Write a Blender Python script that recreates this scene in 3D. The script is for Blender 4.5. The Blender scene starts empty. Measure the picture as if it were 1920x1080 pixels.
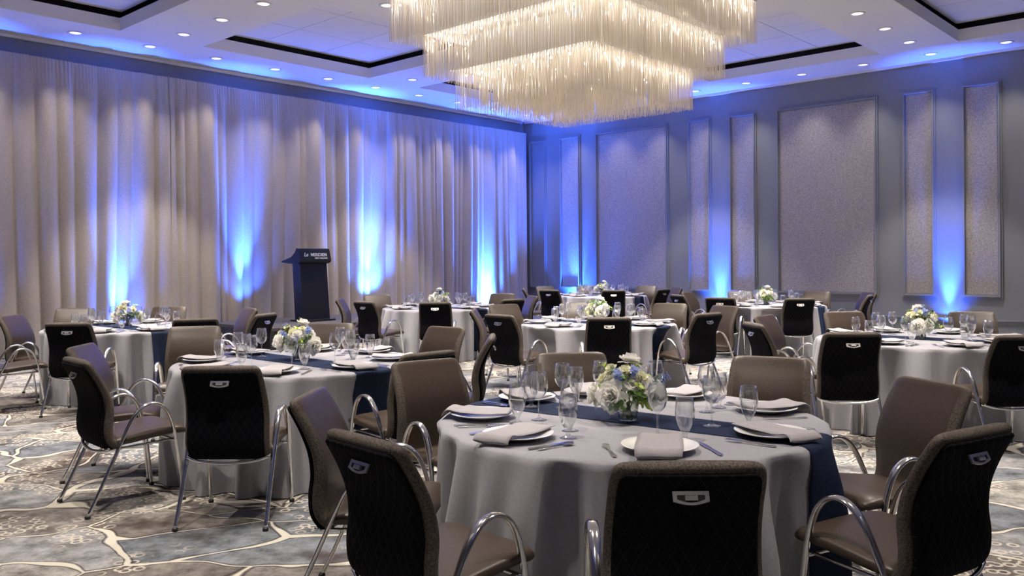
import bpy, bmesh, math, random
from mathutils import Vector, Matrix
R_ = math.radians
rnd = random.Random(7)
S = bpy.context.scene
COL = S.collection

# ---------------------------------------------------------------- camera, world, exposure
cam_d = bpy.data.cameras.new('camera'); cam = bpy.data.objects.new('camera', cam_d); COL.objects.link(cam)
cam_d.sensor_width = 36.0; cam_d.lens = 30.0; cam_d.shift_y = -53 / 1920; cam_d.clip_start = .05; cam_d.clip_end = 100
cam.matrix_world = Matrix.Translation((0, 0, 1.5)) @ Matrix.Rotation(R_(90), 4, 'X') @ Matrix.Rotation(R_(-.4), 4, 'Z')
S.camera = cam
S.view_settings.view_transform = 'Standard'; S.view_settings.look = 'None'
S.view_settings.gamma = 1.0; S.view_settings.use_curve_mapping = False
S.view_settings.exposure = 0.0
W = bpy.data.worlds.new('world'); S.world = W; W.use_nodes = True
W.node_tree.nodes['Background'].inputs[0].default_value = (.30, .34, .5, 1)
W.node_tree.nodes['Background'].inputs[1].default_value = .02
S.cycles.transparent_max_bounces = 24
S.cycles.max_bounces = 8
DOWN_W = 540.0      # each ceiling downlight
UP_W = 4300.0        # each blue floor uplight
BULB_W = 1.45        # chandelier lamps
CEIL = 5.175

# ---------------------------------------------------------------- room frame: a runs along the curtain wall, b along the panelled wall
PSI = R_(42.5)
dA = Vector((-math.sin(PSI), -math.cos(PSI))); dB = Vector((math.cos(PSI), -math.sin(PSI)))
C0 = Vector((.273, 22.8))
def rm(a, b, z=0.0):
    p = C0 + dA * a + dB * b
    return Vector((p.x, p.y, z))

# ---------------------------------------------------------------- helpers
class MB:
    def __init__(s): s.v = []; s.f = []; s.m = []
    def add(s, vs, fs, mi=0):
        o = len(s.v); s.v += [tuple(v) for v in vs]; s.f += [tuple(i + o for i in f) for f in fs]; s.m += [mi] * len(fs); return s
    def hexa(s, p, mi=0):
        return s.add(p, [(0, 3, 2, 1), (4, 5, 6, 7), (0, 1, 5, 4), (1, 2, 6, 5), (2, 3, 7, 6), (3, 0, 4, 7)], mi)
    def box(s, x0, x1, y0, y1, z0, z1, mi=0):
        return s.hexa([(x0, y0, z0), (x1, y0, z0), (x1, y1, z0), (x0, y1, z0), (x0, y0, z1), (x1, y0, z1), (x1, y1, z1), (x0, y1, z1)], mi)
    def rbox(s, a0, a1, b0, b1, z0, z1, mi=0):      # dA x dB points down, so list corners the other way round
        q = [rm(a0, b0), rm(a0, b1), rm(a1, b1), rm(a1, b0)]
        return s.hexa([(p.x, p.y, z0) for p in q] + [(p.x, p.y, z1) for p in q], mi)
    def rings(s, rings, closed=True, cap=True, mi=0):
        o = len(s.v); n = len(rings[0])
        for r in rings: s.v += [tuple(p) for p in r]
        k = n if closed else n - 1
        for i in range(len(rings) - 1):
            for j in range(k):
                s.f.append((o + i * n + j, o + i * n + (j + 1) % n, o + (i + 1) * n + (j + 1) % n, o + (i + 1) * n + j)); s.m.append(mi)
        if cap and closed:
            s.f.append(tuple(o + j for j in reversed(range(n)))); s.m.append(mi)
            s.f.append(tuple(o + (len(rings) - 1) * n + j for j in range(n))); s.m.append(mi)
        return s
    def tube(s, pts, r, n=10, r2=None, mi=0):
        pts = [Vector(p) for p in pts]; rings = []; up = None
        for i, p in enumerate(pts):
            t = (pts[min(i + 1, len(pts) - 1)] - pts[max(i - 1, 0)]).normalized()
            if up is None:
                up = Vector((1, 0, 0)) if abs(t.x) < .9 else Vector((0, 0, 1))
            u = (up - t * up.dot(t)).normalized(); v = t.cross(u); up = u
            ra = r(i / (len(pts) - 1)) if callable(r) else r
            rb = (r2(i / (len(pts) - 1)) if callable(r2) else r2) if r2 else ra
            rings.append([p + u * (ra * math.cos(6.28318 * j / n)) + v * (rb * math.sin(6.28318 * j / n)) for j in range(n)])
        return s.rings(rings, mi=mi)
    def lathe(s, prof, n=24, c=(0, 0, 0), mi=0):
        rings = [[(c[0] + r * math.cos(6.28318 * j / n), c[1] + r * math.sin(6.28318 * j / n), c[2] + z) for j in range(n)] for r, z in prof]
        return s.rings(rings, cap=False, mi=mi)
    def mesh(s, name, mats, smooth=False, normals=True):
        me = bpy.data.meshes.new(name); me.from_pydata(s.v, [], s.f)
        for m in (mats if isinstance(mats, (list, tuple)) else [mats]): me.materials.append(m)
        if len(me.materials) > 1: me.polygons.foreach_set('material_index', s.m)
        if smooth: me.polygons.foreach_set('use_smooth', [True] * len(me.polygons))
        me.update(); me.validate()
        if normals:
            bm = bmesh.new(); bm.from_mesh(me); bmesh.ops.recalc_face_normals(bm, faces=bm.faces); bm.to_mesh(me); bm.free()
        return me

def link(name, me, parent=None, loc=(0, 0, 0), rz=0.0, rot=None, sc=None):
    o = bpy.data.objects.new(name, me); COL.objects.link(o)
    o.location = loc; o.rotation_euler = rot if rot else (0, 0, rz)
    if sc: o.scale = sc
    if parent: o.parent = parent
    return o
def obj(name, mb, mat, parent=None, smooth=False, **k): return link(name, mb.mesh(name, mat, smooth), parent, **k)
def tag(o, label=None, cat=None, group=None, kind=None):
    if label: o['label'] = label
    if cat: o['category'] = cat
    if group: o['group'] = group
    if kind: o['kind'] = kind
    return o
def thing(name, label, cat, loc=(0, 0, 0), rz=0.0, group=None): return tag(link(name, None, loc=loc, rz=rz), label, cat, group)
def dup(root, loc, rz, label, group=None):
    r = root.copy(); COL.objects.link(r); r.location = loc; r.rotation_euler = (0, 0, rz); r['label'] = label
    if group: r['group'] = group
    for ch in root.children:
        c = ch.copy(); COL.objects.link(c); c.parent = r
        for g in ch.children:
            d = g.copy(); COL.objects.link(d); d.parent = c
    return r
def bez(P, n):  # catmull-rom through points
    out = []; P = [Vector(p) for p in P]; Q = [P[0] * 2 - P[1]] + P + [P[-1] * 2 - P[-2]]
    for i in range(1, len(Q) - 2):
        for k in range(n):
            t = k / n; a, b, c, d = Q[i - 1], Q[i], Q[i + 1], Q[i + 2]
            out.append(.5 * ((2 * b) + (c - a) * t + (2 * a - 5 * b + 4 * c - d) * t * t + (3 * b - a - 3 * c + d) * t ** 3))
    out.append(P[-1]); return out

# ---------------------------------------------------------------- materials
def mat(name, col=(.5, .5, .5), rough=.6, metal=0.0, spec=.5, **k):
    m = bpy.data.materials.new(name); m.use_nodes = True; nt = m.node_tree; b = nt.nodes['Principled BSDF']
    b.inputs['Base Color'].default_value = (*col, 1); b.inputs['Roughness'].default_value = rough
    b.inputs['Metallic'].default_value = metal; b.inputs['Specular IOR Level'].default_value = spec
    for kk, v in k.items(): b.inputs[kk.replace('_', ' ')].default_value = v
    return m
def N(m, t, **k):
    n = m.node_tree.nodes.new(t)
    for a, v in k.items():
        if isinstance(v, (int, float, tuple)) and a in n.inputs: n.inputs[a].default_value = v
        else: setattr(n, a, v)
    return n
def L(m, a, b): m.node_tree.links.new(a, b)
def bsdf(m): return m.node_tree.nodes['Principled BSDF']
def ramp(m, fac, stops, interp='LINEAR'):
    r = N(m, 'ShaderNodeValToRGB'); r.color_ramp.interpolation = interp
    while len(r.color_ramp.elements) < len(stops): r.color_ramp.elements.new(.5)
    for e, (p, c) in zip(r.color_ramp.elements, stops):
        e.position = p; e.color = (*c, 1) if isinstance(c, tuple) else (c, c, c, 1)
    L(m, fac, r.inputs[0]); return r
def mixc(m, fac, a, b, mode='MIX'):
    n = N(m, 'ShaderNodeMix', data_type='RGBA', blend_type=mode)
    for s_, i in ((fac, 0), (a, 6), (b, 7)):
        if hasattr(s_, 'is_output'): L(m, s_, n.inputs[i])
        else: n.inputs[i].default_value = s_ if i == 0 else (*s_, 1)
    return n.outputs[2]
def mth(m, op, a, b=0.0):
    n = N(m, 'ShaderNodeMath', operation=op)
    for i, s_ in enumerate((a, b)):
        if hasattr(s_, 'is_output'): L(m, s_, n.inputs[i])
        else: n.inputs[i].default_value = s_
    return n.outputs[0]
def bump(m, h, strength=.3, dist=.01):
    b = N(m, 'ShaderNodeBump'); b.inputs['Strength'].default_value = strength; b.inputs['Distance'].default_value = dist
    L(m, h, b.inputs['Height']); L(m, b.outputs[0], bsdf(m).inputs['Normal'])
def ocoord(m, sc=None):
    t = N(m, 'ShaderNodeTexCoord').outputs['Object']
    if sc:
        mp = N(m, 'ShaderNodeMapping'); mp.inputs['Scale'].default_value = sc; L(m, t, mp.inputs[0]); return mp.outputs[0]
    return t
def noise(m, vec, scale, detail=3, rough=.5):
    n = N(m, 'ShaderNodeTexNoise'); n.inputs['Scale'].default_value = scale; n.inputs['Detail'].default_value = detail; n.inputs['Roughness'].default_value = rough
    L(m, vec, n.inputs['Vector']); return n

M = {}
def fabric(name, c1, c2, sc, rough, spec=.3, bs=.2, sheen=0.0):
    m = mat(name, c1, rough, spec=spec); v = ocoord(m); n = noise(m, v, sc, 4, .7)
    r = ramp(m, n.outputs[0], [(.35, c1), (.65, c2)]); L(m, r.outputs[0], bsdf(m).inputs['Base Color']); bump(m, n.outputs[0], bs, .002)
    bsdf(m).inputs['Sheen Weight'].default_value = sheen
    M[name] = m; return m
fabric('cloth_linen', (.275, .273, .30), (.315, .312, .34), 60, .62, .3, .1, .1)
fabric('napkin_linen', (.34, .325, .34), (.38, .36, .375), 90, .75, .2, .1)
fabric('runner_satin', (.010, .017, .042), (.017, .027, .060), 50, .75, .12, .1)
fabric('chair_vinyl', (.038, .026, .019), (.062, .044, .032), 130, .36, .5, .3)
fabric('chair_fabric', (.025, .020, .017), (.12, .097, .078), 150, .7, .3, .4)
fabric('curtain_velvet', (.40, .355, .31), (.47, .42, .37), 35, .85, .15, .1, .25)
M['wall_paint'] = mat('wall_paint', (.215, .225, .24), .5, spec=.3)
M['ceiling_paint'] = mat('ceiling_paint', (.74, .73, .74), .75, spec=.2)
M['ceiling_tile'] = mat('ceiling_tile', (.72, .72, .75), .8, spec=.2)
M['slot_black'] = mat('slot_black', (.012, .011, .011), .8)
M['chrome'] = mat('chrome', (.74, .73, .72), .12, 1.0)
M['handle_metal'] = mat('handle_metal', (.62, .60, .57), .32, .9)
M['steel'] = mat('steel', (.6, .6, .6), .18, 1.0)
M['porcelain'] = mat('porcelain', (.80, .79, .77), .18)
M['black_plastic'] = mat('black_plastic', (.012, .012, .013), .5)
M['lectern_black'] = mat('lectern_black', (.0025, .003, .006), .45)
M['stage_carpet'] = mat('stage_carpet', (.06, .055, .052), .9)
M['white_print'] = mat('white_print', (.8, .8, .8), .5)
M['petal_white'] = mat('petal_white', (.93, .92, .88), .6, Subsurface_Weight=.0)
M['petal_cream'] = mat('petal_cream', (.86, .85, .64), .6)
M['petal_blue'] = mat('petal_blue', (.26, .33, .62), .6)
M['leaf_green'] = mat('leaf_green', (.10, .19, .035), .5)
M['leaf_lime'] = mat('leaf_lime', (.38, .50, .07), .5)
M['leaf_grey'] = mat('leaf_grey', (.12, .18, .12), .6)
M['stem_green'] = mat('stem_green', (.10, .15, .04), .6)

for nm in ('petal_white', 'petal_cream', 'petal_blue'):
    m = M[nm]; out = m.node_tree.nodes['Material Output']; tl = N(m, 'ShaderNodeBsdfTranslucent'); tl.inputs[0].default_value = bsdf(m).inputs['Base Color'].default_value
    mx = N(m, 'ShaderNodeMixShader'); mx.inputs[0].default_value = .4; L(m, bsdf(m).outputs[0], mx.inputs[1]); L(m, tl.outputs[0], mx.inputs[2]); L(m, mx.outputs[0], out.inputs[0])
# black quilted back: fine diamond stitching
m = M['quilt'] = mat('quilt', (.006, .006, .008), .9, spec=.08)
v = ocoord(m); sx = N(m, 'ShaderNodeSeparateXYZ'); L(m, v, sx.inputs[0])
def saw(e): return mth(m, 'ABSOLUTE', mth(m, 'SUBTRACT', mth(m, 'FRACT', mth(m, 'MULTIPLY', e, 22.0)), .5))
zz = mth(m, 'MULTIPLY', sx.outputs[2], .62)
l1 = saw(mth(m, 'ADD', sx.outputs[0], zz)); l2 = saw(mth(m, 'SUBTRACT', sx.outputs[0], zz))
ln = mth(m, 'MINIMUM', l1, l2)
r = ramp(m, ln, [(0.0, (.014, .0135, .018)), (.045, (.0035, .0035, .005))]); L(m, r.outputs[0], bsdf(m).inputs['Base Color'])
r2 = ramp(m, ln, [(0.0, 0.0), (.16, 1.0)]); bump(m, r2.outputs[0], .6, .004)

# thin clear glass: reflections at grazing angles over a clear pane
def glass(name, tint, ref=.9, blend=.32):
    m = bpy.data.materials.new(name); m.use_nodes = True; nt = m.node_tree; nt.nodes.clear()
    out = N(m, 'ShaderNodeOutputMaterial'); mx = N(m, 'ShaderNodeMixShader'); lw = N(m, 'ShaderNodeLayerWeight'); lw.inputs['Blend'].default_value = .5
    fac = mth(m, 'ADD', mth(m, 'MULTIPLY', mth(m, 'POWER', lw.outputs['Facing'], blend), 1.0), .09)
    tr = N(m, 'ShaderNodeBsdfTransparent'); tr.inputs[0].default_value = (*tint, 1)
    gl = N(m, 'ShaderNodeBsdfGlossy'); gl.inputs['Roughness'].default_value = .03; gl.inputs[0].default_value = (ref, ref, ref, 1)
    L(m, fac, mx.inputs[0]); L(m, tr.outputs[0], mx.inputs[1]); L(m, gl.outputs[0], mx.inputs[2]); L(m, mx.outputs[0], out.inputs[0])
    M[name] = m
glass('glass', (.985, .988, .99), 1.0, 1.7)
glass('vase_glass', (.94, .96, .92), 1.0, 1.7)
# chandelier rods: frosted glass, lit through
m = M['rod_glass'] = bpy.data.materials.new('rod_glass'); m.use_nodes = True; m.node_tree.nodes.clear()
out = N(m, 'ShaderNodeOutputMaterial'); d = N(m, 'ShaderNodeBsdfDiffuse'); t = N(m, 'ShaderNodeBsdfTranslucent'); g = N(m, 'ShaderNodeBsdfGlossy')
tp = N(m, 'ShaderNodeBsdfTransparent')
d.inputs[0].default_value = (.80, .74, .65, 1); t.inputs[0].default_value = (.86, .80, .71, 1); g.inputs[0].default_value = (.95, .93, .9, 1); g.inputs['Roughness'].default_value = .15
a1 = N(m, 'ShaderNodeMixShader'); a1.inputs[0].default_value = .6; L(m, d.outputs[0], a1.inputs[1]); L(m, t.outputs[0], a1.inputs[2])
a2 = N(m, 'ShaderNodeMixShader'); a2.inputs[0].default_value = .18; L(m, a1.outputs[0], a2.inputs[1]); L(m, g.outputs[0], a2.inputs[2])
a3 = N(m, 'ShaderNodeMixShader'); a3.inputs[0].default_value = .15; L(m, a2.outputs[0], a3.inputs[1]); L(m, tp.outputs[0], a3.inputs[2]); L(m, a3.outputs[0], out.inputs[0])
def emit(name, col, s):
    m = M[name] = bpy.data.materials.new(name); m.use_nodes = True; b = bsdf(m)
    b.inputs['Base Color'].default_value = (.8, .8, .8, 1); b.inputs['Emission Color'].default_value = (*col, 1); b.inputs['Emission Strength'].default_value = s
emit('lamp_lens', (1, .93, .82), 1.3); emit('bulb_glow', (1, .93, .8), 14.0); emit('led_blue', (.15, .25, 1), 6.0)

# wallpaper with a metallic fleck
m = M['wallpaper'] = mat('wallpaper', (.36, .34, .35), .42, .35, .5)
v = ocoord(m); n1 = noise(m, v, 38, 5, .8); n2 = noise(m, v, 150, 3, .7)
r = ramp(m, n1.outputs[0], [(.3, (.27, .25, .24)), (.7, (.62, .575, .54))]); r3 = ramp(m, n2.outputs[0], [(.38, .55), (.62, 1.15)])
L(m, mixc(m, 1.0, r.outputs[0], r3.outputs[0], 'MULTIPLY'), bsdf(m).inputs['Base Color']); bump(m, n2.outputs[0], .5, .004)

# carpet: large organic cells with cream seams, rings and brown patches
m = M['carpet'] = mat('carpet', (.2, .2, .2), .95, spec=.05)
v0 = N(m, 'ShaderNodeTexCoord').outputs['Object']
nz = noise(m, v0, .9, 2, .5)
off = N(m, 'ShaderNodeVectorMath', operation='SUBTRACT'); L(m, nz.outputs['Color'], off.inputs[0]); off.inputs[1].default_value = (.5, .5, .5)
sc = N(m, 'ShaderNodeVectorMath', operation='SCALE'); L(m, off.outputs[0], sc.inputs[0]); sc.inputs['Scale'].default_value = .95
ad = N(m, 'ShaderNodeVectorMath', operation='ADD'); L(m, v0, ad.inputs[0]); L(m, sc.outputs[0], ad.inputs[1])
mp = N(m, 'ShaderNodeMapping'); mp.inputs['Scale'].default_value = (1.45, 2.3, 1); mp.inputs['Rotation'].default_value = (0, 0, R_(18)); L(m, ad.outputs[0], mp.inputs[0])
def vor(feature, scale, vec=None):
    n = N(m, 'ShaderNodeTexVoronoi', feature=feature, voronoi_dimensions='2D'); n.inputs['Scale'].default_value = scale
    L(m, vec or mp.outputs[0], n.inputs['Vector']); return n
ve = vor('DISTANCE_TO_EDGE', 1.0); vc = vor('F1', 1.0); sep = N(m, 'ShaderNodeSeparateColor'); L(m, vc.outputs['Color'], sep.inputs[0])
base = ramp(m, sep.outputs[0], [(0, (.15, .16, .18)), (.30, (.22, .22, .225)), (.55, (.18, .165, .155)), (.74, (.265, .255, .24)), (.88, (.15, .135, .125))], 'CONSTANT')
fn = noise(m, v0, 5.0, 8, .75); fr = ramp(m, fn.outputs[0], [(.36, .42), (.64, 1.5)])
c1 = mixc(m, 1.0, base.outputs[0], fr.outputs[0], 'MULTIPLY')
pn = noise(m, v0, 1.3, 4, .6); pm = ramp(m, pn.outputs[0], [(.56, 0.0), (.63, 1.0)])
c1 = mixc(m, mth(m, 'MULTIPLY', pm.outputs[0], .75), c1, (.055, .038, .034))
rv = vor('F1', 13.0, v0); rr = ramp(m, rv.outputs['Distance'], [(.20, 0.0), (.25, 1.0), (.38, 1.0), (.43, 0.0)])
rmk = noise(m, v0, 1.1, 2, .5); rm2 = ramp(m, rmk.outputs[0], [(.50, 0.0), (.54, 1.0)])
c1 = mixc(m, mth(m, 'MULTIPLY', mth(m, 'MULTIPLY', rr.outputs[0], rm2.outputs[0]), .9), c1, (.46, .42, .36))
en = noise(m, v0, 1.9, 2, .5); wd = mth(m, 'MULTIPLY', mth(m, 'SUBTRACT', en.outputs[0], .45), .24)
ed = mth(m, 'SUBTRACT', ve.outputs['Distance'], mth(m, 'MAXIMUM', wd, .004))
cream = ramp(m, ed, [(0.0, 1.0), (.012, 0.0)]); dark = ramp(m, ed, [(.014, 0.0), (.018, 1.0), (.030, 1.0), (.036, 0.0)])
c1 = mixc(m, mth(m, 'MULTIPLY', dark.outputs[0], .75), c1, (.04, .03, .028))
c1 = mixc(m, cream.outputs[0], c1, (.50, .47, .40))
L(m, c1, bsdf(m).inputs['Base Color'])
pile = noise(m, v0, 260, 2, .6); bump(m, pile.outputs[0], .5, .004)

# ---------------------------------------------------------------- room shell
A1, B1 = 19.6, 19.0
obj('floor', MB().rbox(-.1, A1, 0, B1, -.1, 0), M['carpet']).__setitem__('kind', 'structure')
wl = tag(obj('wall_left', MB().rbox(-.25, A1 + .15, -.15, 0, -.1, 5.9), M['wall_paint']), kind='structure')
wr = tag(obj('wall_right', MB().rbox(-.25, -.1, 0, B1, -.1, 5.9), M['wall_paint']), kind='structure')
tag(obj('wall_back', MB().rbox(A1, A1 + .15, 0, B1, -.1, 5.9), M['wall_paint']), kind='structure')
tag(obj('wall_front', MB().rbox(-.25, A1 + .15, B1, B1 + .15, -.1, 5.9), M['wall_paint']), kind='structure')
AC = [(1.1, 4.93), (6.26, 9.8), (11.2, 14.7)]; BC = [(1.5, 4.97), (6.27, 9.7), (11.0, 14.4)]
mb = MB()
ab_ = [-.1] + [x for p in AC for x in p] + [A1]; bb_ = [0] + [x for p in BC for x in p] + [B1]
for i in range(len(ab_) - 1):
    for j in range(len(bb_) - 1):
        if i % 2 == 1 and j % 2 == 1: continue
        mb.rbox(ab_[i], ab_[i + 1], bb_[j], bb_[j + 1], CEIL, CEIL + .2)
ceil = tag(obj('ceiling', mb, M['ceiling_paint']), kind='structure')
mb = MB().rbox(-.1, A1, 0, B1, 5.72, 5.8)
obj('coffer_void', mb, M['slot_black'], ceil)
for a0, a1 in AC:
    for b0, b1 in BC:
        e = .05; n = 3
        for i in range(n):
            for j in range(n):
                da, db = (a1 - a0 + 2 * e) / n, (b1 - b0 + 2 * e) / n; g = .006
                obj('ceiling_panel', MB().rbox(a0 - e + i * da + g, a0 - e + (i + 1) * da - g, b0 - e + j * db + g, b0 - e + (j + 1) * db - g, 5.485, 5.51), M['ceiling_tile'], ceil)
        # soft black sides of the shadow gap, set back behind the lip
        mb = MB(); q = .16
        mb.rbox(a0 - q, a0 - q + .01, b0 - q, b1 + q, CEIL + .2, 5.6).rbox(a1 + q - .01, a1 + q, b0 - q, b1 + q, CEIL + .2, 5.6)
        mb.rbox(a0 - q, a1 + q, b0 - q, b0 - q + .01, CEIL + .2, 5.6).rbox(a0 - q, a1 + q, b1 + q - .01, b1 + q, CEIL + .2, 5.6)
        mb.rbox(a0 - q, a0, b0 - q, b1 + q, CEIL + .2, CEIL + .205).rbox(a1, a1 + q, b0 - q, b1 + q, CEIL + .2, CEIL + .205)
        mb.rbox(a0, a1, b0 - q, b0, CEIL + .2, CEIL + .205).rbox(a0, a1, b1, b1 + q, CEIL + .2, CEIL + .205)
        obj('shadow_gap', mb, M['slot_black'], ceil)
# thin cornice where walls meet the ceiling
def cornice(name, a0, a1, b0, b1): tag(obj(name, MB().rbox(a0, a1, b0, b1, CEIL - .05, CEIL), M['ceiling_paint']), kind='structure')
cornice('trim_1', 0, A1, 0, .05); cornice('trim_2', -.1, -.05, .05, B1)
# panelled wall: mouldings, wallpaper insets, ledge, baseboard
PAN = [(.19, .78), (1.23, 1.92), (2.38, 4.5), (5.0, 5.61), (6.04, 6.7), (7.14, 9.24), (9.68, 10.29), (10.72, 11.39), (11.85, 13.95), (14.4, 15.0), (15.45, 16.1)]
def frame_mb(b0, b1, z0, z1):
    mb = MB()
    for off, w, dp in ((0, .045, .030), (.03, .03, .062), (.058, .02, .022)):
        A, Bq, Z0, Z1 = b0 + off, b1 - off, z0 + off, z1 - off
        a0, a1 = -.1, -.1 + dp
        # four mitred bars
        for (p, q, r_, s_) in (((A, Z0), (Bq, Z0), (Bq - w, Z0 + w), (A + w, Z0 + w)), ((A, Z1), (Bq, Z1), (Bq - w, Z1 - w), (A + w, Z1 - w)),
                               ((A, Z0), (A, Z1), (A + w, Z1 - w), (A + w, Z0 + w)), ((Bq, Z0), (Bq, Z1), (Bq - w, Z1 - w), (Bq - w, Z0 + w))):
            mb.hexa([rm(a0, c[0], c[1]) for c in (p, q, r_, s_)] + [rm(a1, c[0], c[1]) for c in (p, q, r_, s_)])
    return mb
for i, (b0, b1) in enumerate(PAN):
    obj('moulding_frame', frame_mb(b0, b1, .74, 4.65), M['wall_paint'], wr)
    if i: obj('wallpaper_panel', MB().rbox(-.1, -.092, b0 + .078, b1 - .078, .818, 4.572), M['wallpaper'], wr)
tag(obj('trim_3', MB().rbox(-.1, -.055, 0, B1, .34, .37).rbox(-.1, -.075, 0, B1, .29, .34), M['wall_paint']), kind='structure')
tag(obj('baseboard_right', MB().rbox(-.1, -.075, 0, B1, 0, .15), M['wall_paint']), kind='structure')

# ---------------------------------------------------------------- downlights
ring = MB().lathe([(.082, 0), (.085, -.008), (.118, -.008), (.122, 0), (.082, .0)], 28).mesh('trim_ring', M['ceiling_paint'], True)
lens = MB().add([(.084 * math.cos(6.2832 * j / 24), .084 * math.sin(6.2832 * j / 24), 0) for j in range(24)], [tuple(range(24))]).mesh('lens', M['lamp_lens'])
ORD = ['first', 'second', 'third', 'fourth', 'fifth', 'sixth', 'seventh', 'eighth', 'ninth', 'tenth', 'eleventh', 'twelfth', 'thirteenth', 'fourteenth', 'fifteenth', 'sixteenth']
ld = bpy.data.lights.new('downlight_lamp', 'SPOT'); ld.energy = DOWN_W; ld.spot_size = R_(73); ld.spot_blend = .35; ld.shadow_soft_size = .05; ld.color = (1, .90, .79)
ldw = ld.copy(); ldw.energy = DOWN_W * .24; ldw.spot_size = R_(80); ldw.spot_blend = 1.0
def downlight(a, b, label, grp):
    p = rm(a, b, CEIL)
    t = thing('downlight', label, 'ceiling light', (p.x, p.y, p.z), 0, grp)
    link('trim_ring', ring, t, (0, 0, -.002)); link('lens', lens, t, (0, 0, -.004))
    l = link('lamp', ldw if (a < .5 or b < .9) else ld, t, (0, 0, -.03)); return t
rows_a = [.75 + 1.21 * k for k in range(13)]
for k, a in enumerate(rows_a):
    if abs(a - 1.96) < 0: continue
    downlight(a, .87, 'round recessed downlight above the curtains, %s from the room corner' % ORD[k], 'downlights along the curtain wall')
for k, b in enumerate([1.9 + 1.21 * k for k in range(12)]):
    downlight(.45, b, 'round recessed downlight above the panelled wall, %s from the room corner' % ORD[k], 'downlights along the panelled wall')
for k, b in enumerate((2.01, 3.22, 4.39, 5.6, 6.8, 8.0, 9.2, 10.37, 11.6, 12.8)):
    downlight(5.56, b, 'round recessed downlight in the nearer-to-corner cross row, %s from the curtains' % ORD[k], 'downlights of the first cross row')
    if k != 7: downlight(10.4, b, 'round recessed downlight in the outer cross row, %s from the curtains' % ORD[k], 'downlights of the second cross row')
for k, a in enumerate((1.63, 2.8, 3.98, 6.85, 8.1, 9.3, 10.4, 11.9, 13.2)):
    downlight(a, 10.37, 'round recessed downlight of the far-right lengthwise row, %s from the panelled wall' % ORD[k], 'downlights of the right lengthwise row')
for k, a in enumerate((1.63, 2.8, 3.98, 9.14, 11.9, 13.2, 14.5)):
    downlight(a, 5.6, 'round recessed downlight of the middle lengthwise row, %s from the panelled wall' % ORD[k], 'downlights of the middle lengthwise row')
for k, (a, b) in enumerate(((15.3, 3.2), (15.3, 5.6), (15.3, 8.0), (15.3, 10.4), (15.3, 12.8), (12.8, 15.1), (10.4, 15.1), (8.0, 15.1), (5.56, 15.1), (17.5, 15.1))):
    downlight(a, b, 'round recessed downlight behind the camera, %s of the outer ring' % ORD[k], 'downlights behind the camera')

# ---------------------------------------------------------------- blue uplights on the floor
can = MB().lathe([(0, 0), (.07, 0), (.075, .02), (.075, .17), (.065, .18), (.06, .17), (.06, .15), (0, .15)], 20).mesh('housing', M['black_plastic'], True)
led = MB().add([(.058 * math.cos(6.2832 * j / 20), .058 * math.sin(6.2832 * j / 20), 0) for j in range(20)], [tuple(range(20))]).mesh('led_face', M['led_blue'])
ul = bpy.data.lights.new('uplight_lamp', 'SPOT'); ul.energy = UP_W; ul.spot_size = R_(33); ul.spot_blend = 1.0; ul.shadow_soft_size = .04; ul.color = (.03, .125, 1.0)
def uplight(a, b, z, tilt_a, tilt_b, where, e=None):
    p = rm(a, b, z); t = thing('uplight', 'small black can uplight glowing blue on the floor ' + where, 'floor light', (p.x, p.y, p.z), 0, 'blue uplights along the walls')
    link('housing', can, t); link('led_face', led, t, (0, 0, .155))
    d = ul if e is None else ul.copy()
    if e is not None: d.energy = e
    l = link('lamp', d, t, (0, 0, .19))
    sp = ul.copy(); sp.energy = d.energy * (.36 if a < 3 and b < 3 else .20 if a < 6.5 and b < 6.5 else .06); sp.spot_size = R_(100); l2_ = link('spill_lamp', sp, t, (0, 0, .19))
    v = Vector((dA.x * tilt_a + dB.x * tilt_b, dA.y * tilt_a + dB.y * tilt_b, 1)).normalized()
    l2_.rotation_euler = l.rotation_euler = (-v).to_track_quat('Z', 'Y').to_euler()
for b, w in ((1.79, 'by the narrow panel nearest the corner'), (5.82, 'between the middle pair of narrow panels'), (10.5, 'between the right-hand pair of narrow panels'), (15.2, 'between the panels beyond the frame')):
    uplight(.06, b, 0, -.07, 0, w, UP_W * (1.5 if b < 3 else 1.0))
for a, b, z, w in ((1.75, .62, 0, 'before the curtain end by the corner'), (5.4, .68, .38, 'of the stage, right of the lectern'), (8.4, .68, .38, 'of the stage, left of the lectern'),
                   (10.75, .62, 0, 'before the curtain behind the leftmost table'), (13.2, .62, 0, 'before the curtain beyond the frame')):
    uplight(a, b - .12, z, 0, -.15, w, UP_W * (1.6 if a < 6 else 1.0))

for k, (a, b) in enumerate(((A1 - .3, 3), (A1 - .3, 7), (A1 - .3, 11), (A1 - .3, 15), (3, B1 - .3), (7, B1 - .3), (11, B1 - .3), (15, B1 - .3))):
    uplight(a, b, 0, 0, 0, ('by the back wall, ' if k < 4 else 'by the side wall, ') + ORD[k % 4] + ' of four', UP_W * .09)
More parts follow.
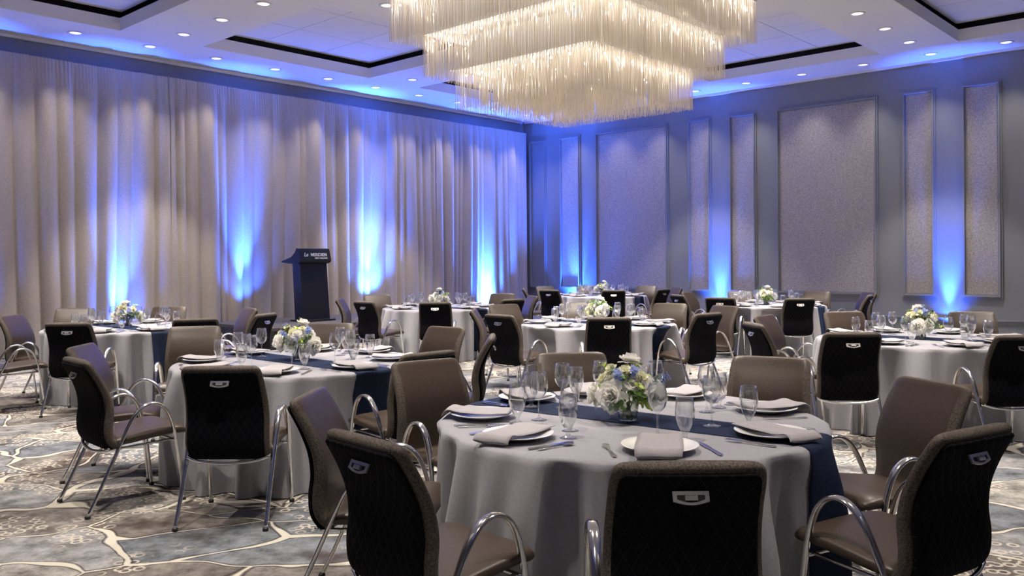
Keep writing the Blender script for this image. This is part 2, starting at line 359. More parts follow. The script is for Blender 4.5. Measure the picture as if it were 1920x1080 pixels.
# ---------------------------------------------------------------- curtains
cuts = [.06, 3.3, 6.5, 9.75, 12.95, 16.2, 19.4]
cn = ['nearest the room corner', 'second from the room corner', 'behind the lectern side of the stage', 'behind the leftmost table', 'at the far left end in view', 'beyond the frame']
rod = tag(obj('curtain_rail', MB().tube([rm(.1, .1, 4.80), rm(19.5, .1, 4.80)], .02, 10), M['steel']), 'long horizontal steel rail carrying the beige drapes', 'rail')
for k in range(6):
    a0, a1 = cuts[k], cuts[k + 1] + (.07 if k < 5 else 0); nx, nz_ = 230, 26; r_ = random.Random(50 + k)
    knots = [0.0]
    while knots[-1] < a1 - a0: knots.append(knots[-1] + r_.uniform(.12, .42))
    amps = [r_.uniform(.35, 1.0) for _ in knots]
    slants = [r_.uniform(-.06, .06) for _ in knots]
    mb = MB(); rings = []
    for j in range(nz_ + 1):
        zf = j / nz_; z = .015 + zf * 4.825; row = []
        for i in range(nx + 1):
            s_ = (a1 - a0) * i / nx
            sh = s_ + .10 * math.sin(2.1 * s_ + k) * (1 - zf) ** 1.5
            sh = min(max(sh, 0), knots[-1] - 1e-4); q = 0
            while knots[q + 1] < sh: q += 1
            f_ = (sh - knots[q]) / (knots[q + 1] - knots[q]); wv = math.sin(math.pi * f_); wv = wv ** .8
            am = amps[q] * (knots[q + 1] - knots[q]) * .50
            fine = .010 * math.sin(6.2832 * s_ / .055 + 3 * math.sin(s_ * 5)) * max(0, (zf - .88) / .12)
            big = am * (1 if zf < .85 else 1 - .75 * (zf - .85) / .15)
            row.append(rm(a0 + s_, .22 + big * wv * (.85 + .25 * (1 - zf)) + fine + .02 * math.sin(1.7 * s_ + k), z))
        rings.append(row)
    mb.rings(rings, closed=False)
    tag(obj('curtain', mb, M['curtain_velvet'], smooth=True), 'floor-length beige drape %s, hanging in loose folds' % cn[k], 'curtain', 'beige drapes on the curtain wall')

# ---------------------------------------------------------------- stage and lectern
st = thing('stage_platform', 'low black-skirted stage platform in front of the beige curtains', 'stage', rm(7.0, 1.6))
o = obj('deck', MB().rbox(4.7, 9.2, .50, 2.62, .33, .38), M['stage_carpet'], None); o.parent = st; o.matrix_parent_inverse = st.matrix_basis.inverted()
mb = MB(); rings = []
pts = [(9.2, .52), (9.2, 2.60), (4.7, 2.60), (4.7, .52)]; path = []
for i in range(3):
    (a0, b0), (a1, b1) = pts[i], pts[i + 1]; n = int(max(abs(a1 - a0), abs(b1 - b0)) / .03)
    for q in range(n):
        t = q / n; w = .008 * math.sin(q * 1.3); path.append((a0 + (a1 - a0) * t + (w if i != 1 else 0), b0 + (b1 - b0) * t + (w if i == 1 else 0)))
mb.rings([[rm(a, b, z) for a, b in path] for z in (0.005, .33)], closed=False)
o = obj('skirt', mb, M['black_plastic'], None, True); o.parent = st; o.matrix_parent_inverse = st.matrix_basis.inverted()
# lectern, local frame: +X towards the room (front), Y across
LP = Vector((-3.76, 16.05))
lec = thing('lectern', 'black lectern with lettered front board standing on the stage', 'lectern', (LP.x, LP.y, .38), math.atan2(dB.y, dB.x))
lec.rotation_euler = (0, 0, math.atan2(dB.y, dB.x) + R_(4))
lb = M['lectern_black']
o = obj('base', MB().box(-.22, .26, -.34, .34, 0, .03), lb, lec)
mb = MB().hexa([(-.13, -.30, .03), (.13, -.31, .03), (.13, .31, .03), (-.13, .30, .03), (-.20, -.30, 1.08), (.04, -.31, 1.08), (.04, .31, 1.08), (-.20, .30, 1.08)])
o = obj('column', mb, lb, lec)
mb = MB()
prof = [(.10, 1.10), (.12, 1.14), (.06, 1.35), (.0, 1.36), (-.05, 1.28), (-.16, 1.20), (-.44, 1.12), (-.44, 1.10), (-.20, 1.075), (.04, 1.075)]
mb.rings([[(x, -.36, z) for x, z in prof], [(x, .36, z) for x, z in prof]])
top = obj('reading_desk', mb, lb, lec)
def text(body, size, x, y, z, parent, right=True, italic=0.0):
    c = bpy.data.curves.new('lettering', 'FONT'); c.body = body; c.size = size; c.extrude = .0015; c.align_x = 'RIGHT' if right else 'LEFT'; c.offset = size * .02; c.shear = italic
    c.materials.append(M['white_print']); tmp = bpy.data.objects.new('lettering_curve', c)
    me = bpy.data.meshes.new_from_object(tmp); bpy.data.objects.remove(tmp); bpy.data.curves.remove(c)
    t = bpy.data.objects.new('lettering', me); COL.objects.link(t); t.parent = parent
    n = Vector((.21, 0, .06)).normalized(); ex = Vector((0, 1, 0)); ey = n.cross(ex)
    mtx = Matrix((ex, ey, n)).transposed().to_4x4(); mtx.translation = Vector((x, y, z)); t.matrix_local = mtx; return t
text('MERIDIEN', .085, .1035, .27, 1.213, top); text('Le', .10, .1035, -.17, 1.21, top, italic=.4); text('NEW ORLEANS', .042, .118, .27, 1.162, top)

# ---------------------------------------------------------------- chandelier
CH = Vector((.86, 11.4)); ch = thing('chandelier', 'large square three-tier chandelier of hanging frosted glass rods', 'chandelier', (CH.x, CH.y, 3.5), -PSI)
rr_ = random.Random(3)
tiers = [(2.25, 0.0, 3.50, 4.02), (2.86, 2.25, 3.93, 4.48), (3.48, 2.86, 4.40, 4.95)]
for L1, L0, zb, zt in tiers:
    mb = MB(); sp = .027; n = int(L1 / sp)
    for i in range(n + 1):
        for j in range(n + 1):
            x = -L1 / 2 + L1 * i / n; y = -L1 / 2 + L1 * j / n; e = max(abs(x), abs(y))
            if e < L0 / 2 - .01: continue
            inner = L1 / 2 - e
            if inner > .10 and (i % 2 or j % 2): continue
            if .045 < inner < .12: continue
            x += rr_.uniform(-.004, .004); y += rr_.uniform(-.004, .004)
            z0 = zb - 3.5 + rr_.uniform(-.014, .014) + (.01 if inner > .1 else 0); z1 = zt - 3.5; w = .0042
            ph = rr_.uniform(0, 2)
            ring_ = lambda z: [(x + w * math.cos(ph + 2.0944 * q), y + w * math.sin(ph + 2.0944 * q), z) for q in range(3)]
            o_ = len(mb.v); mb.v += ring_(z0) + ring_(z1); 
            for q in range(3): mb.f.append((o_ + q, o_ + (q + 1) % 3, o_ + 3 + (q + 1) % 3, o_ + 3 + q)); mb.m.append(0)
            mb.f.append((o_ + 2, o_ + 1, o_)); mb.m.append(0)
    ro = link('rod_curtain', mb.mesh('rod_curtain', M['rod_glass'], False, False), ch); ro['kind'] = 'stuff'
    h = L1 / 2 + .006
    mb = MB(); z = zt - 3.5
    mb.box(-h, h, -h, h, z, z + .025)
    obj('frame_plate', mb, M['ceiling_paint'], ch)
mb = MB().box(-1.0, 1.0, -1.0, 1.0, .545, .98).box(-1.3, 1.3, -1.3, 1.3, 1.0, 1.43).box(-.5, .5, -.5, .5, 1.47, 1.99)
obj('core', mb, M['ceiling_paint'], ch)
bm_ = bmesh.new(); bmesh.ops.create_icosphere(bm_, subdivisions=1, radius=.016); bme = bpy.data.meshes.new('bulb'); bm_.to_mesh(bme); bm_.free(); bme.materials.append(M['bulb_glow'])
pl = bpy.data.lights.new('chandelier_lamp', 'POINT'); pl.energy = BULB_W; pl.color = (1, .93, .84); pl.shadow_soft_size = .03
pl_fill = pl.copy(); pl_fill.energy = BULB_W * .45
for L1, L0, zb, zt in tiers:
    n = 7 if L1 < 2.5 else 9 if L1 < 3 else 11
    r1 = L1 / 2 - .10
    for sd in range(4):
        for q in range(n):
            s_ = -r1 + 2 * r1 * q / n
            x, y = ((s_, -r1), (r1, s_), (-s_, r1), (-r1, -s_))[sd]
            link('bulb', bme, ch, (x, y, zt - 3.5 - .07))
            link('lamp', pl, ch, (x, y, zt - 3.5 - .11))

for i in range(4):
    for j in range(4):
        x, y = -.66 + .44 * i, -.66 + .44 * j
        link('bulb', bme, ch, (x, y, .40)); link('lamp', pl_fill, ch, (x, y, .30))  # inner bulbs and lamps added to brighten the underside of the bottom tier
# ---------------------------------------------------------------- chair
def shell(path, n=28, p=.38):
    """path rows: (y, z, halfwidth, halfthickness); a closed padded body swept along it"""
    pts = [Vector((0, r_[0], r_[1])) for r_ in path]; rings = []
    for i, r_ in enumerate(path):
        t = (pts[min(i + 1, len(pts) - 1)] - pts[max(i - 1, 0)]).normalized(); nn = Vector((0, -t.z, t.y))
        ring_ = []
        for j in range(n):
            a = 6.28318 * j / n; c, s_ = math.cos(a), math.sin(a)
            x = r_[2] * math.copysign(abs(c) ** p, c); d_ = r_[3] * math.copysign(abs(s_) ** .7, s_)
            ring_.append(pts[i] + Vector((x, 0, 0)) + nn * d_)
        rings.append(ring_)
    return MB().rings(rings)
def resample(P, n):  # P rows of (y,z,w,t)
    a = bez([(p[0], p[1], p[2]) for p in P], n); b = bez([(p[3], 0, 0) for p in P], n)
    return [(q.x, q.y, max(q.z, .01), max(s_.x, .004)) for q, s_ in zip(a, b)]
seat_p = resample([(.315, .415, .205, .012), (.312, .428, .222, .022), (.29, .440, .235, .032), (.23, .447, .241, .035), (.10, .437, .241, .035), (-.02, .424, .24, .034), (-.10, .418, .236, .032), (-.125, .420, .225, .018)], 4)
back_p = resample([(-.085, .395, .228, .018), (-.118, .405, .236, .032), (-.148, .45, .24, .036), (-.152, .52, .24, .036), (-.145, .60, .239, .034), (-.158, .69, .236, .031), (-.195, .78, .232, .029), (-.235, .85, .229, .028), (-.258, .89, .222, .027), (-.268, .907, .208, .022), (-.272, .915, .185, .010)], 4)
pan_p = resample([(-.105, .366, .205, .006), (-.150, .385, .215, .014), (-.182, .44, .219, .018), (-.188, .52, .219, .018), (-.180, .60, .218, .017), (-.192, .69, .215, .015), (-.226, .775, .211, .013), (-.262, .84, .208, .011), (-.283, .872, .202, .010), (-.290, .885, .188, .006)], 4)
CH_SEAT = shell(seat_p).mesh('seat', M['chair_vinyl'], True); CH_BACK = shell(back_p).mesh('backrest', [M['chair_fabric'], M['chair_vinyl']], True)
for pgn in CH_BACK.polygons:      # smooth upholstery on the sitting side, woven band round the edge
    if pgn.normal.y > .5 and abs(pgn.center.x) < .2: pgn.material_index = 1
CH_PAN = shell(pan_p).mesh('back_panel', M['quilt'], True)
def loop_mb(sx):
    P = bez([(sx * .252, -.285, 0.012), (sx * .250, -.215, .15), (sx * .248, -.14, .31), (sx * .247, -.075, .45), (sx * .247, -.02, .555), (sx * .247, .045, .620), (sx * .247, .12, .628), (sx * .247, .185, .575), (sx * .247, .225, .47), (sx * .248, .25, .33), (sx * .25, .27, .16), (sx * .252, .285, .012)], 6)
    return MB().tube(P, lambda t: .012 + .008 * math.sin(math.pi * min(1, max(0, t))) ** 2, 12, lambda t: .0105)
def bar(P, r): return MB().tube(bez(P, 6), r, 8)
CH_LOOP = [loop_mb(s_).mesh('side_loop', M['chrome'], True) for s_ in (-1, 1)]
CH_BAR = bar([(-.235, -.155, .385), (-.15, -.175, .362), (0, -.185, .352), (.15, -.175, .362), (.235, -.155, .385)], .010).mesh('rear_rail', M['chrome'], True)
mb = bar([(-.24, .235, .385), (0, .24, .380), (.24, .235, .385)], .009)
for s_ in (-1, 1): mb.tube([(s_ * .21, .235, .385), (s_ * .21, .05, .378), (s_ * .205, -.15, .372)], .008, 8)
CH_RAIL = mb.mesh('seat_rails', M['chrome'], True)
CH_FOOT = MB().lathe([(0, 0), (.016, 0), (.017, .014), (.013, .02), (0, .02)], 12).mesh('rubber_foot', M['black_plastic'], True)
def handle_mb():
    # half-moon grip plate let into the quilted back
    mb = MB(); n = 14
    outer = [(-.052, .017), (.052, .017)] + [(.052 - .104 * k / n, -.012 - .010 * math.sin(math.pi * k / n)) for k in range(n + 1)]
    inner = [(-.040, .006), (.040, .006)] + [(.040 - .080 * k / n, -.006 - .009 * math.sin(math.pi * k / n)) for k in range(n + 1)]
    k = len(outer)
    vs = [(x, 0, z) for x, z in outer] + [(x, 0, z) for x, z in inner] + [(x, -.006, z) for x, z in outer] + [(x, -.006, z) for x, z in inner]
    fs = []
    for i in range(k):
        j = (i + 1) % k
        fs += [(2 * k + i, 2 * k + j, 3 * k + j, 3 * k + i), (i, j, 2 * k + j, 2 * k + i), (k + i, k + j, 3 * k + j, 3 * k + i)]
    mb.add(vs, fs); mb.box(-.018, .018, -.012, -.001, -.010, .004); return mb
CH_HAND = handle_mb().mesh('grip_handle', M['handle_metal'])
CH_REC = MB().box(-.044, .044, -.002, .002, -.016, .010).mesh('grip_recess', M['black_plastic'])
chair0 = thing('banquet_chair', 'taupe', 'chair', (0, 0, 0))
link('seat', CH_SEAT, chair0); link('backrest', CH_BACK, chair0)
bp_ = link('back_panel', CH_PAN, chair0); tag(bp_, 'black diamond-quilted panel')
hd = link('grip_handle', CH_HAND, chair0, (0, -.279, .818), rot=(R_(-27), 0, 0)); tag(hd, 'chrome grip handle'); 
link('grip_recess', CH_REC, hd, (0, -.001, 0))
for i in (0, 1):
    lo = link('side_loop', CH_LOOP[i], chair0); lo['label'] = 'chrome arm and leg loop'; sx = (-1, 1)[i]
    link('rubber_foot', CH_FOOT, lo, (sx * .252, -.285, 0)); link('rubber_foot', CH_FOOT, lo, (sx * .252, .285, 0))
link('rear_rail', CH_BAR, chair0); link('seat_rails', CH_RAIL, chair0)

TAB = {  # name: (x, y, phrase)
 'T1': (.545, 4.0, 'the front table'), 'T2': (-1.61, 6.38, 'the second-nearest table, left of the front one'), 'T3': (-4.42, 9.8, 'the leftmost table'),
 'T4': (-1.15, 13.5, 'the table right of the lectern'), 'T5': (1.0, 9.95, 'the middle table'), 'T6': (1.85, 17.5, 'the farthest table in the corner'),
 'T7': (3.72, 7.78, 'the rightmost table'), 'T8': (4.05, 13.6, 'the far table by the panelled wall')}
# back-top point and facing direction of every chair
CHAIRS = {
 'T1': [(.505, 2.44, 0, 1), (-.505, 2.83, .73, .69), (-.92, 3.80, 1, -.08), (-.52, 5.0, .58, -.82), (.36, 5.35, .14, -.99), (1.525, 5.04, -.46, -.89), (1.985, 4.015, -.95, -.3), (1.57, 2.89, -.51, .86)],
 'T2': [(-1.635, 4.765, 0, 1), (-2.66, 5.18, .71, .7), (-3.07, 6.05, 1, .07), (-2.88, 7.75, .19, -.98), (-1.70, 8.0, 0, -1), (-.57, 7.48, -.64, -.77), (-.15, 6.61, -1, .02), (-.525, 5.42, -.7, .71)],
 'T3': [(-4.33, 8.3, -.03, 1), (-5.4, 8.62, .8, .6), (-5.65, 9.6, 1, -.05), (-5.6, 10.93, .25, -.97), (-4.49, 11.2, 0, -1), (-3.28, 10.7, -.8, -.6), (-2.75, 9.55, -.97, .25), (-3.25, 8.75, -.3, .95)],
 'T4': [(-1.08, 11.9, 0, 1), (-2.15, 12.3, .65, .76), (-2.68, 13.2, 1, 0), (-2.32, 14.65, .3, -.95), (-.16, 14.75, -.35, -.94), (.02, 12.6, -.65, .76), (.34, 13.75, -.95, -.3)],
 'T5': [(.97, 8.55, 0, 1), (-.15, 9.1, .7, .7), (-.47, 10.1, 1, -.05), (-.12, 11.2, .5, -.86), (.86, 11.5, .1, -1), (2.07, 11.15, -.45, -.9), (2.63, 10.5, -.85, -.5), (2.1, 9.1, -.62, .78)],
 'T6': [(1.9, 16.0, 0, 1), (.70, 16.4, .55, .83), (.22, 17.3, 1, 0), (.7, 18.65, .5, -.86), (1.65, 19.0, .1, -1), (2.9, 18.4, -.4, -.9), (3.34, 17.3, -.9, -.3), (2.92, 16.4, -.75, .66)],
 'T7': [(2.64, 6.62, .07, 1), (3.78, 6.3, -.05, 1), (2.155, 7.68, .99, .12), (2.55, 8.68, .75, -.65), (3.57, 9.22, .1, -1), (4.86, 9.04, -.3, -.95)],
 'T8': [(4.15, 12.3, -.05, 1), (3.09, 12.7, .45, .9), (2.66, 13.8, .95, .3), (3.06, 14.95, .8, -.6), (4.03, 15.1, 0, -1), (5.27, 14.75, -.5, -.87), (5.95, 14.2, -.97, -.1), (5.54, 13.2, -.85, .5)]}
def sector(dx, dy):
    k = round(math.degrees(math.atan2(dy, dx)) / 45) % 8
    return ['right', 'far-right', 'far', 'far-left', 'left', 'near-left', 'near', 'near-right'][k]
TS = {'T1': 'the front table', 'T2': 'the second-nearest table', 'T3': 'the leftmost table', 'T4': 'the lectern-side table', 'T5': 'the middle table',
      'T6': 'the farthest table', 'T7': 'the rightmost table', 'T8': 'the panel-side table'}
first = [True]; used = set()
for tn, lst in CHAIRS.items():
    tx, ty, _ = TAB[tn]
    for x, y, fx, fy in lst:
        q = math.hypot(fx, fy); fx, fy = fx / q, fy / q
        ox, oy = x + .272 * fx, y + .272 * fy; rz = math.atan2(fy, fx) - math.pi / 2
        lab = 'taupe chair with black quilted back, %s side of %s' % (sector(x - tx, y - ty), TS[tn])
        if lab in used: lab = lab.replace(' side of', ' outer side of')
        used.add(lab)
        if first[0]:
            chair0.location = (ox, oy, 0); chair0.rotation_euler = (0, 0, rz); chair0['label'] = lab; chair0['group'] = 'banquet chairs at the front table'; first[0] = False
        else: dup(chair0, (ox, oy, 0), rz, lab, 'banquet chairs at ' + TS[tn][0:])

# ---------------------------------------------------------------- tables: cloth, runner
TR = .88; TZ = .755
def chair_front(tn, th):
    tx, ty, _ = TAB[tn]; best = 9.0; d = Vector((math.cos(th), math.sin(th)))
    for x, y, fx, fy in CHAIRS[tn]:
        f_ = Vector((fx, fy)).normalized(); c = Vector((x - tx, y - ty)) + f_ * .272; q = c + f_ * .335; rt = Vector((f_.y, -f_.x))
        den = -d.dot(f_)
        if den < .3: continue
        r_ = -q.dot(f_) / den; side = abs((d * r_ - q).dot(rt))
        if r_ > 0 and side < .40: best = min(best, r_ + max(0, side - .28) * 1.5)
    return best
def cloth_fn(seed, tn):
    r_ = random.Random(seed); ks = [(k, r_.uniform(0, 6.28), r_.uniform(.4, 1)) for k in (8, 13, 18, 25)]
    cf = [chair_front(tn, k / 40.7437) for k in range(256)]
    def rad(th, z):
        d = max(0.0, min(1.0, (TZ - z) / TZ)); s_ = sum(a * math.sin(k * th + p + .7 * math.sin(2 * th + p)) for k, p, a in ks) / 2.4
        s_ = math.sin(1.5 * s_)
        r0 = TR + .012 + .07 * d ** 1.1 + (.105 * s_ + .005) * min(1, d * 2.0) ** .8
        key = round(th * 40.7437) % 256; lim = cf[key]
        if lim < r0: r0 += (max(lim, .62) - r0) * min(1, max(0, TZ - .015 - z) / .11)
        return r0
    return rad
def cloth_mb(rad):
    mb = MB(); n = 256; rings = []
    for rr in (.3, .6, .82, TR - .012): rings.append([(rr * math.cos(6.28318 * j / n), rr * math.sin(6.28318 * j / n), TZ) for j in range(n)])
    rings.append([((TR + .002) * math.cos(6.28318 * j / n), (TR + .002) * math.sin(6.28318 * j / n), TZ - .004) for j in range(n)])
    zs = [TZ - .014, TZ - .04, .68, .6, .5, .4, .3, .2, .1, .04, .006]
    for z in zs: rings.append([(rad(6.28318 * j / n, z) * math.cos(6.28318 * j / n), rad(6.28318 * j / n, z) * math.sin(6.28318 * j / n), z) for j in range(n)])
    mb.rings(rings, cap=False); mb.f.append(tuple(range(n))); mb.m.append(0)
    return mb
def runner_mb(rad, w=.30, drop=.12):
    mb = MB(); nx = 14; rows = []
    def col(sgn):
        out = []
        for z in (drop, .2, .3, .4, .5, .6, .68, TZ - .03, TZ - .008): out.append(('s', sgn, z))
        return out
    seq = col(-1) + [('t', t, 0) for t in (-.995, -.97, -.8, -.4, 0, .4, .8, .97, .995)] + list(reversed(col(1)))
    for kind, s_, z in seq:
        row = []
        for i in range(nx + 1):
            y = -w / 2 + w * i / nx
            if kind == 't':
                x = s_ * math.sqrt(TR * TR - y * y); row.append((x, y, TZ + .003 - (.002 if abs(s_) > .98 else 0)))
            else:
                th = math.asin(y / TR); th = th if s_ > 0 else math.pi - th; rr = rad(th, z) + .006; row.append((rr * math.cos(th), rr * math.sin(th), z))
        rows.append(row)
    # thickness
    under = [[(p[0] * .998, p[1], p[2] - .0015) for p in r] for r in rows]
    mb.rings([r + list(reversed(u)) for r, u in zip(rows, under)], closed=True); return mb
RUN = {'T1': -37}
for i, (tn, (tx, ty, ph)) in enumerate(TAB.items()):
    rad = cloth_fn(i * 3 + 1, tn); ra = R_(RUN.get(tn, -41))
    o = obj('tablecloth', cloth_mb(rad), M['cloth_linen'], smooth=True, loc=(tx, ty, 0)); tag(o, 'round floor-length grey cloth draped over ' + TS[tn], 'tablecloth', 'grey round tablecloths')
    o = obj('table_runner', runner_mb(lambda th, z, ra=ra: rad(th + ra, z)), M['runner_satin'], smooth=True, loc=(tx, ty, 0), rz=ra); tag(o, 'dark blue runner laid across the grey cloth of ' + TS[tn], 'table runner', 'dark blue table runners')

# ---------------------------------------------------------------- tableware prototypes
PLATE = MB().lathe([(0, .004), (.075, .004), (.08, 0), (.088, .004), (.12, .014), (.150, .022), (.1515, .0245), (.148, .0255), (.118, .019), (.09, .0105), (.0, .0095)], 40).mesh('dinner_plate', M['porcelain'], True)
def napkin_mb(seed):
    r_ = random.Random(seed); mb = MB(); rings = []
    P = [(-.135, .031), (-.10, .0305), (-.05, .027), (0, .026), (.06, .027), (.11, .029), (.145, .036), (.165, .034), (.180, .022), (.186, .010)]
    P = [(p.x, p.y) for p in bez([(a, b, 0) for a, b in P], 3)]
    w0 = .086; sk = r_.uniform(-.15, .15)
    for i, (s_, z) in enumerate(P):
        t = i / (len(P) - 1); w = w0 * (1 + .05 * math.sin(3 * t + seed)); n = 10
        sh = sk * s_; topr = []; bot = []
        for j in range(n + 1):
            x = -w + 2 * w * j / n; e = 1 - (abs(x) / w) ** 6 * .8
            rim = .004 * (abs(x) / w) ** 2
            zz_ = z + rim + .0015 * math.sin(9 * t + j * .9 + seed)
            topr.append((x + sh, s_, zz_ + .006 * e)); bot.append((x + sh, s_, zz_ - .004 * e))
        rings.append(topr + list(reversed(bot)))
    mb.rings(rings); return mb
NAPK = [napkin_mb(k).mesh('napkin', M['napkin_linen'], True) for k in range(4)]
WINE = MB().lathe([(0, .0), (.038, 0), (.039, .002), (.02, .006), (.006, .012), (.0042, .03), (.0040, .08), (.006, .098), (.02, .108), (.034, .125), (.042, .15), (.0415, .175), (.036, .205), (.0335, .222), (.0325, .222), (.035, .205), (.0403, .175), (.0408, .15), (.033, .127), (.019, .110), (0, .103)], 28).mesh('wine_glass', M['glass'], True)
GOB = MB().lathe([(0, .0), (.036, 0), (.037, .003), (.022, .008), (.010, .014), (.0085, .022), (.012, .034), (.018, .042), (.030, .066), (.039, .095), (.0405, .120), (.038, .150), (.0345, .178), (.0335, .178), (.0368, .150), (.0392, .120), (.0375, .096), (.0285, .067), (.016, .046), (0, .040)], 28).mesh('water_goblet', M['glass'], True)
def flat(pts, z0=.003, th=.003, curve=lambda x, y: 0.0):
    """cutlery: outline stations (y, halfwidth) along +Y"""
    mb = MB(); rings = []
    for y, w in pts: rings.append([(-w, y, z0 + curve(0, y)), (w, y, z0 + curve(0, y)), (w, y, z0 + th + curve(0, y)), (-w, y, z0 + th + curve(0, y))])
    return mb.rings(rings)
KN = flat([(-.115, .005), (-.11, .0085), (-.05, .0075), (-.005, .0055), (.0, .0045), (.006, .009), (.06, .0095), (.10, .008), (.118, .0015)]).mesh('knife', M['steel'], False)
cur = lambda x, y: .007 * max(0, (y - .02) / .08) * (1.6 - max(0, (y - .02) / .08)) if y > .02 else 0
mb = flat([(-.105, .004), (-.10, .009), (-.06, .006), (0, .0035), (.03, .0035), (.045, .010), (.055, .0125), (.066, .0125)], curve=cur)
for k in range(4):
    x = -.0105 + .007 * k; rings = []
    for y, w in ((.064, .0022), (.09, .0019), (.108, .0010)):
        z = .003 + cur(0, y); rings.append([(x - w, y, z), (x + w, y, z), (x + w, y, z + .0025), (x - w, y, z + .0025)])
    mb.rings(rings)
FK = mb.mesh('fork', M['steel'], False)
mb = flat([(-.095, .004), (-.09, .0085), (-.05, .006), (.0, .0035), (.035, .0035)], curve=cur)
rings = []
for k in range(9):
    t = k / 8; y = .033 + .056 * t; w = .0195 * math.sin(math.pi * (.08 + .87 * t)) ** .7; rings.append([(-w, y, .009), (-w * .5, y, .0045), (w * .5, y, .0045), (w, y, .009), (w * .5, y, .0062), (-w * .5, y, .0062)])
mb.rings(rings); SPN = mb.mesh('spoon', M['steel'], True)

SEATS = {'T1': [-87, -40, 11, 57, 100, 133, 178, -139], 'T2': [-88, -43, 2, 47, 92, 137, -178, -133]}
Z = TZ + .001
for i, (tn, (tx, ty, ph)) in enumerate(TAB.items()):
    seats = SEATS.get(tn, [-90 + 45 * k + rnd.uniform(-3, 3) for k in range(8)])
    for sa in seats:
        th = R_(sa); o_ = Vector((math.cos(th), math.sin(th))); inn = -o_; rt = Vector((inn.y, -inn.x))
        sec = sector(o_.x, o_.y); where = 'at the %s seat of %s' % (sec, TS[tn]); rz = math.atan2(inn.y, inn.x) - math.pi / 2
        j = lambda s_: rnd.uniform(-s_, s_)
        pc = Vector((tx, ty)) + o_ * .69 + rt * j(.015)
        def put(name, me, label, cat, p, r, grp, z=Z): return tag(link(name, me, loc=(p.x, p.y, z), rz=r), label, cat, grp)
        on_run = lambda p: abs((p.x - tx) * math.sin(-R_(RUN.get(tn, -41))) + (p.y - ty) * math.cos(R_(RUN.get(tn, -41)))) < .17
        zr = lambda p: Z + (.0035 if on_run(p) else 0)
        put('dinner_plate', PLATE, 'round white plate under a folded napkin ' + where, 'plate', pc, 0, 'white plates', Z + .003)
        yaw = {('T1', 'near'): -8, ('T1', 'near-left'): 20, ('T1', 'near-right'): -25, ('T1', 'left'): -6, ('T1', 'right'): 8}.get((tn, sec), rnd.uniform(-14, 14))
        k = rnd.randrange(4)
        n_ = put('napkin', NAPK[k], 'folded grey linen napkin on the plate ' + where, 'napkin', pc, rz + math.pi + R_(yaw), 'grey napkins', Z + .003)
        g1 = pc + inn * (.17 + j(.015)) + rt * (.14 + j(.02)); g2 = pc + inn * (.285 + j(.02)) + rt * (.05 + j(.02))
        put('water_goblet', GOB, 'short-stemmed clear water goblet ' + where, 'glass', g1, 0, 'water goblets', zr(g1))
        put('wine_glass', WINE, 'tall-stemmed clear wine glass ' + where, 'glass', g2, 0, 'wine glasses', zr(g2))
        if tn in ('T1', 'T2', 'T3', 'T5', 'T7'):
            kp = pc + rt * .20 + inn * .0; fp = pc - rt * .195
            put('knife', KN, 'steel table knife beside the plate ' + where, 'knife', kp, rz + R_(j(6)), 'table knives', zr(kp))
            put('fork', FK, 'steel four-tined fork beside the plate ' + where, 'fork', fp, rz + R_(j(6)), 'table forks', zr(fp))
            if sec != 'near':
                sp_ = pc + rt * .232; put('spoon', SPN, 'steel spoon beside the knife ' + where, 'spoon', sp_, rz + R_(j(6)), 'table spoons', zr(sp_))

# ---------------------------------------------------------------- flowers
def petal(mb, c, az, inc, L_, Wd, curl, cup):
    ns, nt = 5, 4; rings = []
    for i in range(ns + 1):
        s_ = i / ns; a = inc + curl * s_; w = Wd * math.sin(math.pi * (.12 + .80 * s_)) ** .8; row = []
        rr = L_ * s_ * math.sin(a); hh = L_ * s_ * math.cos(a)
        for k in range(nt + 1):
            t = -1 + 2 * k / nt; x = rr - cup * (t * t) * w; y = t * w; z = hh + .12 * w * t * t + (.10 * w * math.sin(5 * t + 9 * s_ + az * 3) if s_ > .5 else 0)
            row.append((c[0] + x * math.cos(az) - y * math.sin(az), c[1] + x * math.sin(az) + y * math.cos(az), c[2] + z))
        rings.append(row)
    mb.rings(rings, closed=False)
def bloom_mb(r0, seed, layers=5):
    r_ = random.Random(seed); mb = MB()
    for l in range(layers):
        n = 4 + 2 * l; f_ = l / (layers - 1)
        for q in range(n):
            petal(mb, (0, 0, r0 * .15 * (1 - f_)), 6.28318 * q / n + r_.uniform(-.25, .25) + l, .12 + 1.2 * f_ + r_.uniform(-.15, .15), r0 * (1.15 + .2 * r_.random()) * (.65 + .4 * f_), r0 * (.36 + .16 * f_), -.35 + .8 * r_.random() * f_, -.3)
    return mb
BL = [bloom_mb(.050, 1, 6).mesh('white_flower', M['petal_white'], True), bloom_mb(.042, 2, 5).mesh('white_flower', M['petal_white'], True), bloom_mb(.034, 3, 4).mesh('white_flower', M['petal_white'], True)]
CR = bloom_mb(.026, 4, 4).mesh('cream_flower', M['petal_cream'], True)
mb = MB(); r_ = random.Random(9)
for k in range(16):
    h = .07 * k / 16; az = k * 2.4; c = (.012 * math.cos(az), .012 * math.sin(az), h)
    for q in range(5): petal(mb, c, az + q * 1.2566, 1.0, .014, .004, .3, 0)
BLUE = mb.mesh('blue_flower', M['petal_blue'], True)
def sprig(seed, matn, Ls, nl, ll):
    r_ = random.Random(seed); mb = MB(); mb.tube([(0, 0, 0), (.004, 0, Ls * .5), (.012, 0, Ls)], .0014, 5)
    for k in range(nl):
        h = Ls * (.25 + .75 * k / nl); az = k * 2.2 + r_.uniform(-.4, .4); petal(mb, (.008 * h / Ls, 0, h), az, .7 + r_.uniform(-.2, .4), ll, ll * .30, .5, -.2)
    return mb.mesh('leaf_sprig', M[matn], True)
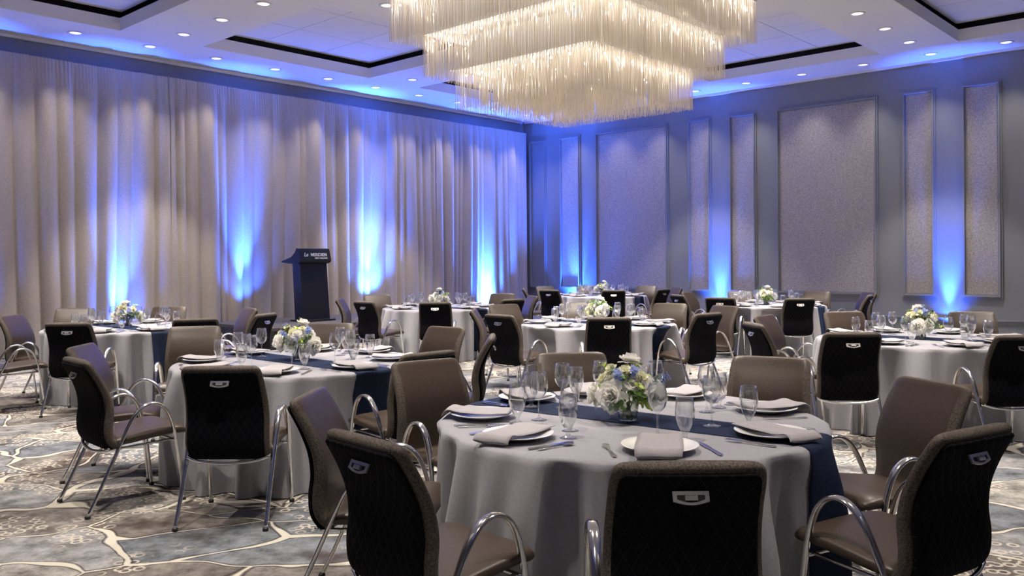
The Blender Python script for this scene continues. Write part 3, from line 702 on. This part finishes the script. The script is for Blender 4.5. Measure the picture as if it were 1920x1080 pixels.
SPR = [sprig(1, 'leaf_green', .14, 14, .036), sprig(2, 'leaf_lime', .15, 12, .032), sprig(3, 'leaf_grey', .17, 16, .024)]
mb = MB().lathe([(0, .0), (.040, 0), (.044, .004), (.048, .04), (.054, .098), (.0525, .099), (.0465, .04), (.041, .010), (0, .010)], 28)
VASE = mb.mesh('glass_vase', M['vase_glass'], True)
mb = MB(); r_ = random.Random(4)
for k in range(16):
    a = k * 2.4; r1, r2 = .026 * r_.random() + .008, .038 * r_.random(); b_ = a + 2.2
    mb.tube([(r1 * math.cos(a), r1 * math.sin(a), .012), (r2 * math.cos(b_), r2 * math.sin(b_), .12)], .0024, 6)
STEMS = mb.mesh('stem_bundle', M['stem_green'], True)
def arrangement(x, y, seed, label, sc=1.0):
    r_ = random.Random(seed); t = thing('flower_arrangement', label, 'flowers', (x, y, Z + .0035), r_.uniform(0, 6), 'floral centrepieces')
    t.rotation_euler = (0, 0, r_.uniform(0, 6.28) if seed != 1 else 0)
    link('glass_vase', VASE, t); s_ = link('stem_bundle', STEMS, t)
    def at(name, me, az, el, r, up=0, s=1.0, fs=True):
        d_ = Vector((math.cos(el) * math.cos(az), math.cos(el) * math.sin(az), math.sin(el))); p = Vector((0, 0, .115)) + Vector((d_.x * r * 1.12, d_.y * r * .95, d_.z * r))
        o = link(name, me, t, p); o.rotation_euler = d_.to_track_quat('Z', 'Y').to_euler(); o.scale = (s, s, s); return o
    n = 11
    for k in range(n):
        az = 6.28318 * k / n * 2.0 + r_.uniform(-.3, .3); lvl = k % 3
        el = (.05, .55, 1.0)[lvl] + r_.uniform(-.12, .12); at('white_flower', BL[k % 3 if lvl else 0], az, el, (.105, .095, .085)[lvl] + r_.uniform(0, .025), s=r_.uniform(.85, 1.15))
    at('white_flower', BL[1], 1.1, 1.35, .15); 
    for k in range(6): at('cream_flower', CR, r_.uniform(0, 6.28), r_.uniform(0, 1.1), .12 + r_.uniform(0, .03))
    for k in range(3): at('blue_flower', BLUE, r_.uniform(0, 6.28), r_.uniform(.4, 1.4), .10 + r_.uniform(0, .04), s=r_.uniform(.8, 1.1))
    for k in range(26): at('leaf_sprig', SPR[k % 3], 6.28318 * k / 26 * 3 + r_.uniform(-.2, .2), r_.uniform(-.25, 1.2), .0 + r_.uniform(0, .03), s=r_.uniform(.75, 1.1))
for i, (tn, (tx, ty, ph)) in enumerate(TAB.items()):
    dx, dy = {'T1': (-.02, -.09), 'T2': (.0, .05)}.get(tn, (0, 0))
    arrangement(tx + dx, ty + dy, i + 1, 'white and cream flowers with green sprigs in a glass vase on ' + TS[tn])
